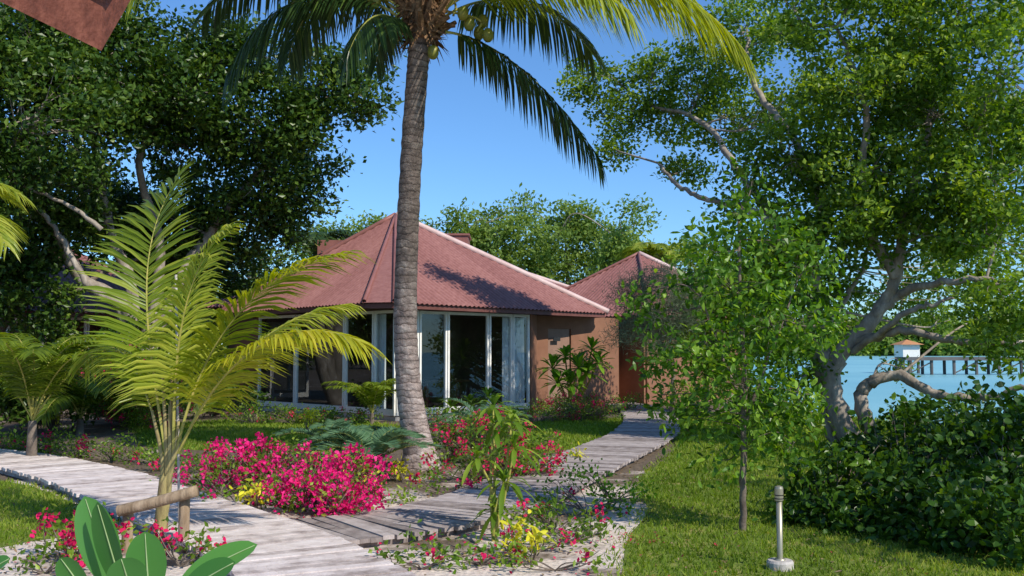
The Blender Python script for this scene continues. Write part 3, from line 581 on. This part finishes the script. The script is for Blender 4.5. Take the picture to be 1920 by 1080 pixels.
for bs,cs in [(G(1700,800),[e(1700,790,16,.4),e(1800,790,16,.5),e(1900,800,15,.6)]),(G(1450,790),[e(1470,740,19,.45),e(1420,750,20,.4),e(1380,740,20,.4)]),(G(1300,775),[e(1290,735,24,.4),e(1340,730,24,.5)])]:
    shrub('shrub',bs,"low green shrub under the gnarled tree","shrub",cs,M['leaf_mid'],120,22,.1,.09,.05,k=4)
for bs,cs in [(G(80,790),[e(60,720,19,.8),e(140,740,19.5,.6),e(0,740,18,.7),e(-80,720,18,.9)]),(G(240,785),[e(230,700,22,.8),e(300,730,22,.6),e(170,720,22,.7),e(250,640,23,.7)]),(G(400,780),[e(400,740,24,.5),e(460,750,24.5,.4),e(350,740,24,.5)])]:
    shrub('shrub',bs,"dark leafy shrub under the spreading tree","shrub",cs,M['leaf_dark'],110,26,.12,.12,.06,k=4,group="shrubs under the spreading tree")
# ---------------- coconut palm ----------------
pbse=G(788,878);D0=pbse[1]
T=thing('coconut_palm',pbse,"tall coconut palm with ringed grey trunk and nuts","palm tree")
ctr=smooth([pbse-[0,0,.1],Q(787,856,D0),Q(777,800,D0),Q(766,720,D0),Q(760,600,D0),Q(764,440,D0),Q(772,280,D0),Q(782,140,D0),Q(788,70,D0),Q(790,20,D0)],14)
zz=ctr[:,2];rad=np.interp(zz,[-.1,.06,.25,.6,1.2,2.5,5.0,6.2,6.6],[.33,.29,.225,.195,.172,.158,.150,.155,.2])*.97
rad=rad+.006*np.abs(np.sin(zz*26))*np.where(zz>.5,1,0)+rng.normal(0,.0025,len(zz))
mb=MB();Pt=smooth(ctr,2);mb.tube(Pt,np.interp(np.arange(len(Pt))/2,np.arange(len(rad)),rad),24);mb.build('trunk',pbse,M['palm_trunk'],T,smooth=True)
C0=Q(790,25,D0)
mb=MB()
for k in range(40):
    a=rng.uniform(0,2*np.pi);zo=rng.uniform(-.42,.25);h=np.array([math.cos(a),math.sin(a),0])
    s=C0+[0,0,zo]+h*.13;mb.tube(smooth([s,s+h*.12+[0,0,.14],s+h*rng.uniform(.22,.42)+[0,0,rng.uniform(.15,.45)]],4),np.linspace(.08,.03,9),6,rng.uniform())
n=420;a=rng.uniform(0,2*np.pi,n);h=np.c_[np.cos(a),np.sin(a),np.zeros(n)];p=C0+h*.18+np.c_[np.zeros((n,2)),rng.uniform(-.45,.3,n)]
strips(mb,p,nrm(h*.5+np.c_[rng.normal(0,.3,(n,2)),rng.uniform(-1,.6,n)]),nrm(h+.01),rng.uniform(.12,.35,n),.04,.3,[(0,1),(.5,.8),(1,.1)],rng.uniform(size=n))
mb.build('crown_fibre',pbse,M['fibre'],T,smooth=False)
def pf(parent,base,pts,mat,**k):
    mb=MB();frond(mb,[Q(*p) for p in pts],**k);return mb.build('frond',base,[mat,M['stalk']],parent)
d=D0
pf(T,pbse,[(830,20,d),(1000,-115,d-.3),(1270,-80,d-.8),(1400,100,d-1.2)],M['palm_yellow'],nl=130,ll=1.05,lw=.036,hang=.45,vee=-.05,vb=.05)
pf(T,pbse,[(835,5,d),(950,-190,d),(1180,-170,d),(1330,40,d+.3)],M['palm'],nl=120,ll=1.1,lw=.038,hang=.55,vee=-.1,vb=.65)
pf(T,pbse,[(835,60,d),(930,70,d+.2),(1040,170,d+.4),(1125,300,d+.5)],M['palm_dark'],nl=100,ll=.66,lw=.042,hang=.75,vee=-.1,t0=.08)
pf(T,pbse,[(835,30,d),(930,-30,d+.7),(1040,0,d+1.2),(1110,100,d+1.5)],M['palm_dark'],nl=90,ll=.85,lw=.04,hang=.6,vee=0,vb=.8)
pf(T,pbse,[(835,20,d),(900,-90,d-.5),(1040,-100,d-1),(1180,20,d-1.4)],M['palm'],nl=95,ll=1.0,lw=.04,hang=.55,vee=-.1,vb=.6)
pf(T,pbse,[(745,30,d),(640,-50,d),(500,-20,d-.1),(425,140,d-.2)],M['palm_dark'],nl=90,ll=.75,lw=.038,hang=.65,vee=-.1,t0=.08)
pf(T,pbse,[(745,20,d),(650,-60,d+.8),(570,-10,d+1.4),(540,110,d+1.6)],M['palm_dark'],nl=85,ll=.75,lw=.038,hang=.65,vee=-.1,t0=.08)
pf(T,pbse,[(755,50,d),(720,10,d-.6),(680,20,d-1.0),(650,110,d-1.1)],M['palm_dark'],nl=65,ll=.6,lw=.036,hang=.7,vee=-.1,t0=.1)
pf(T,pbse,[(760,60,d),(735,20,d+.8),(720,30,d+1.3),(705,120,d+1.4)],M['palm_dark'],nl=55,ll=.5,lw=.036,hang=.7,vee=-.1,t0=.1)
pf(T,pbse,[(770,10,d),(620,-170,d-.2),(400,-170,d-.5),(250,-25,d-.8)],M['palm'],nl=100,ll=.8,lw=.038,hang=.6,vee=-.1,vb=.7)
pf(T,pbse,[(760,20,d),(600,-90,d+.2),(470,-80,d+.6),(380,30,d+1)],M['palm_dark'],nl=90,ll=.75,lw=.038,hang=.6,vee=-.1)
for k in range(9):
    a=k*2*np.pi/9+.3;mb=MB();frond(mb,az_ctrl(C0+[0,0,.3],a,math.radians(rng.uniform(50,72)),4.2,.15+.25*rng.uniform()),nl=70,ll=.85,lw=.05,hang=.4)
    mb.build('frond',pbse,[M['palm'],M['stalk']],T)
def sphere(mb,c,r,m=0,seg=12,rings=8,v=.5):
    th=np.linspace(0.02,np.pi-.02,rings);pts=[[c[0],c[1],c[2]+r[2]*math.cos(t)] for t in th]
    mb.tube(np.array(pts)[::-1],[r[0]*math.sin(t) for t in th][::-1],seg,v,m)
for (px,py,dd) in [(898,62,.1),(880,45,-.1),(915,66,-.05),(905,40,.15),(705,2,0),(722,-8,.1),(812,98,-.2),(868,25,-.2)]:
    c=Q(px,py,D0+dd);mb=MB();sphere(mb,c,(.082,.082,.105));mb.build('coconut',pbse,M['coconut'],T,smooth=True)
mb=MB()
for (px,py) in [(895,60),(712,0),(850,30)]: mb.tube(smooth([C0+[0,0,.1],Q(px,py-25,D0),Q(px,py,D0)],5),.018,5)
mb.build('fruit_stalk',pbse,M['stalk'],T,smooth=True)
# ---------------- young palm ----------------
yb=G(300,1015);yd=yb[1];y=yd
T=thing('young_palm',yb,"young coconut palm with feathery yellow-green fronds","palm tree")
mb=MB()
for k,(pxe,pye) in enumerate([(285,770),(318,760),(335,790),(305,700),(340,830),(322,700)]):
    s=yb+[rng.normal(0,.015),rng.normal(0,.015),0]
    mb.tube(smooth([s,Q(303+k*2.5,930,yd),Q(308+(pxe-306)*.4+4,860,yd),Q(pxe,pye,yd)],6),np.linspace(.03,.012,19),8,rng.uniform())
mb.tube([yb-[0,0,.05],yb+[0.01,0,.3],yb+[.02,0,.55]],[.065,.05,.035],10,.3)
mb.build('trunk',yb,M['sheath'],T,smooth=True)
yk=dict(t0=.2,lw=.029)
pf(T,yb,[(312,860,y),(280,640,y),(235,470,y+.1),(340,325,y+.5)],M['palm'],nl=80,ll=.74,hang=.25,vee=.15,ang=(66,42),rr=.015,vb=.45,roll=.25,**yk)
pf(T,yb,[(325,850,y),(325,680,y-.1),(335,520,y-.2),(420,430,y-.3)],M['palm'],nl=80,ll=.76,hang=.4,vee=.05,ang=(68,42),rr=.015,vb=.85,roll=-.35,**yk)
pf(T,yb,[(330,850,y),(365,680,y),(450,510,y-.2),(650,475,y-.4)],M['palm_yellow'],nl=85,ll=.70,hang=.35,vee=.1,ang=(68,38),rr=.015,vb=.1,**yk)
pf(T,yb,[(335,850,y),(400,690,y-.2),(520,570,y-.5),(675,640,y-.7)],M['palm_yellow'],nl=85,ll=.66,hang=.4,vee=.05,ang=(68,38),rr=.015,vb=.4,**yk)
pf(T,yb,[(330,850,y),(390,740,y+.2),(480,590,y+.5),(650,570,y+.8)],M['palm'],nl=75,ll=.64,hang=.45,vee=.05,ang=(68,38),rr=.013,vb=.7,**yk)
pf(T,yb,[(305,850,y),(270,690,y+.2),(215,600,y+.5),(160,680,y+.8)],M['palm'],nl=65,ll=.46,hang=.55,vee=.0,rr=.012,vb=.6,**yk)
mb=MB();mb.tube([G(336,1000),Q(330,515,y+.1)],.011,8);tag(mb.build('stake',G(336,1000),M['concrete'],smooth=True),"thin pale stake standing beside the young palm","stake")
sbp=G(292,1035);T=thing('tree_support',sbp,"rustic round timber rail on two posts supporting a palm","support frame")
dd=sbp[1]
for px,pt in ((240,950),(346,925)):
    q=Q(px,pt,dd);mb=MB();mb.tube([(q[0],q[1],-.1),(q[0],q[1],q[2]*.5),(q[0]+.003,q[1],q[2])],[.045,.043,.042],12);mb.build('post',sbp,M['post'],T,smooth=True)
mb=MB();mb.tube(smooth([Q(222,958,dd-.07),Q(290,942,dd-.08),Q(370,920,dd-.07)],5),.045,12);mb.build('rail',sbp,M['post'],T,smooth=True)
def simple_palm(name,base,h,label,nf,L,ll,mat,lean=(0,0),drop=.3,elr=(25,75),r=.09,lw=.035,nl=55,seed=0,trunkmat='bark_dark',hang=.4,vb=None):
    T=thing(name,base,label,"palm tree");base=np.array(base)
    top=base+[lean[0],lean[1],h];mb=MB();mb.tube(smooth([base-[0,0,.05],base+[lean[0]*.3,lean[1]*.3,h*.5],top],6),np.linspace(r*1.2,r*.8,13),10);mb.build('trunk',base,M[trunkmat],T,smooth=True)
    for k in range(nf):
        a=k*2.399+seed;mb=MB();frond(mb,az_ctrl(top,a,math.radians(rng.uniform(*elr)),L*rng.uniform(.8,1.1),drop*rng.uniform(.6,1.5)),nl=nl,ll=ll,lw=lw,hang=hang,rr=.015,vee=.15,vb=vb)
        mb.build('frond',base,[mat,M['stalk']],T)
    return T
simple_palm('palm',Q(60,820,14.6)*[1,1,0],.6,"bushy young palm with arching fronds by the plank path",14,2.9,.55,M['palm'],drop=.15,r=.07,elr=(55,84),vb=.25)
simple_palm('palm',[-9.3,16.0,0],3.7,"palm with golden drooping fronds beside the big tree",13,2.0,.6,M['palm'],drop=.35,lean=(.1,0),r=.11,vb=.75)
simple_palm('palm',[-8.4,19.5,0],.3,"small palm growing under the trees",12,2.2,.5,M['palm'],r=.07,seed=2,elr=(40,80),vb=.2)
simple_palm('palm',Q(600,500,44)*[1,1,0],6.2,"distant coconut palm rising behind the roofs",12,3.0,.7,M['palm_dark'],r=.14,nl=36,lw=.08,trunkmat='bark')
simple_palm('palm',Q(1225,500,40)*[1,1,0],5.0,"distant palm with pale upright fronds",11,2.6,.7,M['palm'],r=.12,nl=36,lw=.07,elr=(40,80))
simple_palm('palm',G(690,800)+[0,.6,0],.25,"small areca palm against the glass wall",13,1.6,.34,M['palm'],r=.05,lw=.028,nl=40,elr=(55,86),drop=.1,vb=.35)
def cycad(base,label,nf,L,seed=0,elr=(22,75)):
    mb=MB();base=np.array(base)
    mb.tube([base-[0,0,.03],base+[0,0,.14]],[.1,.08],9,.5,2)
    for k in range(nf):
        a=k*2.399+seed;frond(mb,az_ctrl(base+[0,0,.14],a,math.radians(rng.uniform(*elr)),L*rng.uniform(.85,1.1),.14*rng.uniform(.5,1.6)),nl=52,ll=.19,lw=.018,hang=.1,rr=.008,vee=.3,t0=.12,ang=(75,50))
    tag(mb.build('cycad',base,[M['cycad'],M['stalk'],M['fibre']]),label,"plant","cycads in the flower bed")
cycad(G(692,900),"blue-green cycad with stiff feathery fronds",26,1.15,0,(40,84))
cycad(G(640,880),"blue-green cycad beside the bougainvillea",18,1.1,1,(40,84))
cycad(G(905,825),"dark green cycad near the glass wall",18,1.2,2)
def rosette(mb,c,n,L,W,m=0,spread=(.15,1.0),hang=.35,v=None):
    a=np.arange(n)*2.399+rng.uniform(0,6);el=np.linspace(spread[1],spread[0],n)*np.pi/2
    D=np.c_[np.cos(a)*np.cos(el),np.sin(a)*np.cos(el),np.sin(el)];N=nrm(np.array([0,0,1.0])-D*D[:,2:3]+1e-4)
    strips(mb,np.repeat(np.array(c)[None],n,0),nrm(D+rng.normal(0,.08,D.shape)),N,L*rng.uniform(.7,1.1,n),W,hang,[(0,.12),(.2,.5),(.45,.95),(.7,1),(.88,.65),(1,.06)],rng.uniform(.2,.9,n) if v is None else v,m,.16)
def stemplant(name,base,label,tops,n,L,W,mat,r=.016,hang=.35,spread=(-.25,.95)):
    mb=MB();base=np.array(base,float)
    for t in tops:
        t=np.array(t);mb.tube(smooth([base,(base+t)/2+rng.normal(0,.04,3),t],5),np.linspace(r,r*.6,11),7,.5,1);rosette(mb,t,n,L,W,hang=hang,spread=spread)
    tag(mb.build(name,base,[mat,M['stalk']],smooth=True),label,"plant")
pbs=G(925,1015);dd=pbs[1]
stemplant('frangipani',pbs,"leafy plant with whorls of long drooping green leaves",[Q(925,800,dd+.2),Q(965,840,dd),Q(895,860,dd),Q(945,905,dd),Q(925,765,dd+.2),Q(930,960,dd),Q(960,790,dd+.1)],20,.34,.045,M['leaf_mid'],hang=.5)
stemplant('frangipani',G(1070,772),"frangipani with starry whorls of leaves by the door",[Q(1060,670,24.5),Q(1110,655,24.5),Q(1085,690,24.3),Q(1035,690,24.5),Q(1100,700,24.6),Q(1070,720,24.5),Q(1120,680,24.4),Q(1045,720,24.4)],24,.55,.11,M['leaf_bright'],r=.03,hang=.25)
stemplant('frangipani',G(880,800)+[0,.1,0],"low plant with strappy dark leaves near the window",[G(880,800)+[0,.1,.5],G(880,800)+[.4,.1,.6],G(880,800)+[-.4,0,.4]],24,.5,.07,M['leaf_mid'],r=.02,hang=.4)
# foreground paddle-leaf plant
fbp=Q(230,1150,4.6)*[1,1,0];mb=MB()
def paddle(p0,d,N,L,W,hang,v):
    s=np.linspace(0,1,15);wid=np.sin(np.pi*np.clip(s,0,1)**.8)**.55*(.35+.75*s**.5);wid[0]=.06;wid[-1]=.03
    strips(mb,np.array([p0]),nrm(np.array([d])),nrm(np.array([N])),[L],W,hang,list(zip(s,wid)),v,0,.12)
    c=[np.array(p0)+nrm(d)*L*t*(1-.25*hang*t)+np.array([0,0,-hang*L*t*t])+nrm(N)*.003 for t in np.linspace(0,.97,9)];mb.tube(c,np.linspace(.006,.002,9),5,.5,1)
def pad2(b,t,N,W,hang,v,dd=4.6,d2=4.6):
    p0=Q(*b,dd);p1=Q(*t,d2);D=p1-p0;L=np.linalg.norm(D);paddle(p0,D+np.array([0,0,hang*L]),N,L*1.05,W,hang,v)
    mb.tube(smooth([fbp,(fbp+p0)/2+rng.normal(0,.02,3),p0],4),np.linspace(.014,.007,9),6,.5,1)
pad2((215,1110),(160,935),(.3,-1,.15),.20,.02,.75)
pad2((235,1120),(185,950),(-.5,-.9,.2),.17,.0,.35,4.5,4.5)
pad2((280,1130),(272,1000),(.1,-1,.35),.20,.02,.6,4.4,4.4)
pad2((170,1130),(110,1040),(-.5,-1,.4),.15,.1,.6,4.4,4.4)
pad2((335,1095),(480,1022),(-.25,-.75,.8),.17,.05,.9,4.4,4.5)
pad2((330,1120),(440,1055),(-.2,-.8,.8),.16,.05,.2,4.3,4.3)
pad2((-60,1100),(22,1045),(0,-.7,1),.12,.1,.5,4.4,4.4)
pad2((250,1130),(225,1040),(.4,-1,.3),.18,.1,.4,4.2,4.1)
tag(mb.build('paddle_leaf_plant',fbp,[M['paddle'],M['midrib']],smooth=True),"plant with big glossy rounded paddle leaves","plant")
# ---------------- flower beds ----------------
def bg(px,py,w_,h,dens,lab,mat='bract',gd=1.0,leaf='leaf_mid'):
    b=G(px,py);ce=[];k=max(2,int(w_/.26))
    for q in range(k):
        r=h*.42*rng.uniform(.6,1.3);ce.append((b+np.array([(q/(k-1)-.5)*w_*.8,rng.normal(0,.16*w_/1.2),h*rng.uniform(.35,.65)]),[r*1.2,r*1.2,r]))
    shrub('bougainvillea',b,lab,"plant",ce,M[leaf],330*gd,16,.075,.058,.034,k=4,flowers=(M[mat],dens) if dens else None,group="bougainvilleas in the garden beds",fl=(.042,.038),fn=12,fs=.035)
m_="bougainvillea bush covered in magenta bracts"
bg(410,928,.8,.45,420,m_,gd=.9)
bg(490,918,.9,.6,430,m_,gd=1.0)
bg(560,925,.7,.45,220,m_,gd=1.1)
bg(615,962,.65,.62,640,"bougainvillea heavy with bright magenta bracts",gd=.7)
bg(545,955,.8,.32,260,"low bougainvillea with magenta and green sprays")
bg(645,978,.35,.38,640,"low bougainvillea heavy with magenta bracts",gd=.4)
bg(450,950,.7,.3,220,"low bougainvillea with magenta and green sprays",leaf='leaf_bright')
bg(890,905,1.2,.45,160,"leafy bougainvillea with scattered red bracts",'bract_red')
bg(970,905,.9,.45,280,"leafy bougainvillea with red bracts",'bract_red')
bg(890,868,.9,.75,120,"tall green bougainvillea with few red bracts",'bract_red')
bg(960,860,1.2,.55,60,"green shrub with a few red bracts",'bract_red')
bg(840,930,.6,.26,110,"low leafy plant with few red bracts",'bract_red')
bg(1100,790,1.5,.6,110,"bougainvillea with red bracts beside the door path",'bract_red')
bg(1040,785,1.2,.55,60,"green shrub with few red bracts under the window",'bract_red')
bg(1160,775,1.0,.5,20,"low green shrub beside the plank path",'bract_red')
bg(1010,765,1.0,.5,10,"low green shrub beside the door",'bract_red',leaf='leaf_bright')
bg(1080,765,1.0,.5,10,"low green shrub beside the door",'bract_red',leaf='leaf_bright')
bg(250,800,2.0,1.5,60,"bougainvillea with red flowers near the glass wall",'bract_red')
bg(140,1050,.5,.33,240,"small bougainvillea with deep pink bracts",'bract_red')
bg(335,1062,.45,.28,300,"small bougainvillea with deep pink bracts",'bract_red')
bg(85,1075,.4,.2,60,"small bougainvillea sprig in the sand",'bract_red')
bg(850,1045,.6,.24,90,"sparse bougainvillea with red bracts on sand",'bract_red',gd=.9)
bg(1040,1000,.8,.3,20,"low spreading green plant on sandy soil",'bract_red',gd=1.1)
bg(1100,965,.7,.36,20,"low spreading green plant on sandy soil",'bract_red',gd=1.1,leaf='leaf_bright')
bg(1150,940,.5,.34,0,"low spreading green plant on sandy soil",gd=1.1,leaf='leaf_bright')
bg(1060,1020,.6,.26,60,"low plant with small red bracts",'bract_red',gd=1)
bg(1010,1035,.6,.22,30,"low green creeping plant on sandy soil",'bract_red',gd=1)
bg(900,1060,.8,.22,35,"low spreading plant by the plank path",'bract_red',gd=1.1,leaf='leaf_bright')
bg(790,1068,.6,.18,30,"low creeping plant by the plank path",'bract_red',gd=1.1,leaf='leaf_mid')
bg(1040,1070,.7,.2,30,"low creeping plant on sandy soil",'bract_red',gd=1,leaf='leaf_mid')
for px,py in [(60,850),(140,858),(210,866),(280,872),(330,885),(0,842)]: bg(px,py,1.1,.32,6,"low leafy ground cover beside the plank path",'bract_red',leaf='leaf_mid')
bg(540,890,1.2,.3,10,"low leafy plant in the flower bed",'bract_red',leaf='leaf_bright')
bg(350,910,.6,.3,10,"low leafy plant in the flower bed",'bract_red',leaf='leaf_bright')
bg(700,945,.6,.2,12,"low leafy plant in the flower bed",'bract_red',leaf='leaf_mid')
for px,py in [(560,796),(850,802),(640,796),(480,796),(930,798),(1010,792)]: bg(px,py,1.5,.4,6,"low green planting beside the glass wall",'bract_red',leaf='leaf_mid')
def croton(px,py,h,wd):
    b=G(px,py);cs=[(b+np.array([rng.normal(0,wd*.25),rng.normal(0,.06),h*.62]),[wd/2,wd/2,h*.4]) for _ in range(2)]
    shrub('croton',b,"small croton with bright yellow leaves","plant",cs,M['croton'],420,8,.05,.085,.035,k=6,group="yellow crotons in the beds")
for a in [(482,962,.34,.2),(682,945,.38,.24),(995,1058,.24,.18),(960,1045,.26,.16),(100,815,1.1,.6),(620,835,.35,.25),(1080,870,.2,.2),(752,905,.35,.2),(580,812,.5,.25)]: croton(*a)
P=[]
for (px,py,s,c) in [(600,990,.5,120),(1165,1010,.25,40),(900,1010,.5,40),(420,965,.6,80),(150,1050,.5,50),(1300,1060,.8,20),(950,930,.7,90),(1000,1060,.5,25)]:
    q=G(px,py);P.append(np.c_[q[0]+rng.normal(0,s,c),q[1]+rng.normal(0,s,c),rng.uniform(.008,.03,c)])
mb=MB();leafcloud(mb,np.concatenate(P),.032,.026,3,6);tag(mb.build('fallen_petals',(0,0,0),M['bract_red']),"fallen pink petals scattered on sand","petals",kind="stuff")
n=4200;P=np.c_[rng.uniform(-7,4,n),rng.uniform(6.5,19,n),rng.uniform(.006,.02,n)]
M['litter']=leafmat('litter',[(0,(.07,.04,.02)),(.5,(.2,.13,.07)),(1,(.38,.28,.17))],.1,.8)
mb=MB();leafcloud(mb,P,.05,.022,3,6);tag(mb.build('leaf_litter',(0,0,0),M['litter']),"dry brown fallen leaves scattered on the soil","leaf litter",kind="stuff")
# ---------------- bollard lamp ----------------
bb=G(1463,1068);T=thing('bollard_lamp',bb,"slim steel garden bollard lamp on white concrete block","bollard lamp")
x,yv=bb[:2]
mb=MB();mb.tube([(x,yv,-.02),(x,yv,.055),(x,yv,.07)],[.098,.098,.088],20);mb.build('base',bb,M['concrete'],T)
mb=MB();mb.tube([(x,yv,.07),(x,yv,.5)],.022,18);mb.tube([(x,yv,.068),(x,yv,.08)],.04,18);mb.build('post',bb,M['steel'],T,smooth=True)
mb=MB();mb.tube([(x,yv,.5),(x,yv,.505),(x,yv,.59),(x,yv,.605),(x,yv,.612)],[.026,.032,.032,.028,.012],18);mb.build('lamp_head',bb,M['steel'],T,smooth=False)
mb=MB();mb.tube([(x,yv,.515),(x,yv,.522)],.0335,18);mb.tube([(x,yv,.54),(x,yv,.547)],.0335,18);mb.build('louvre',bb,M['black'],T)
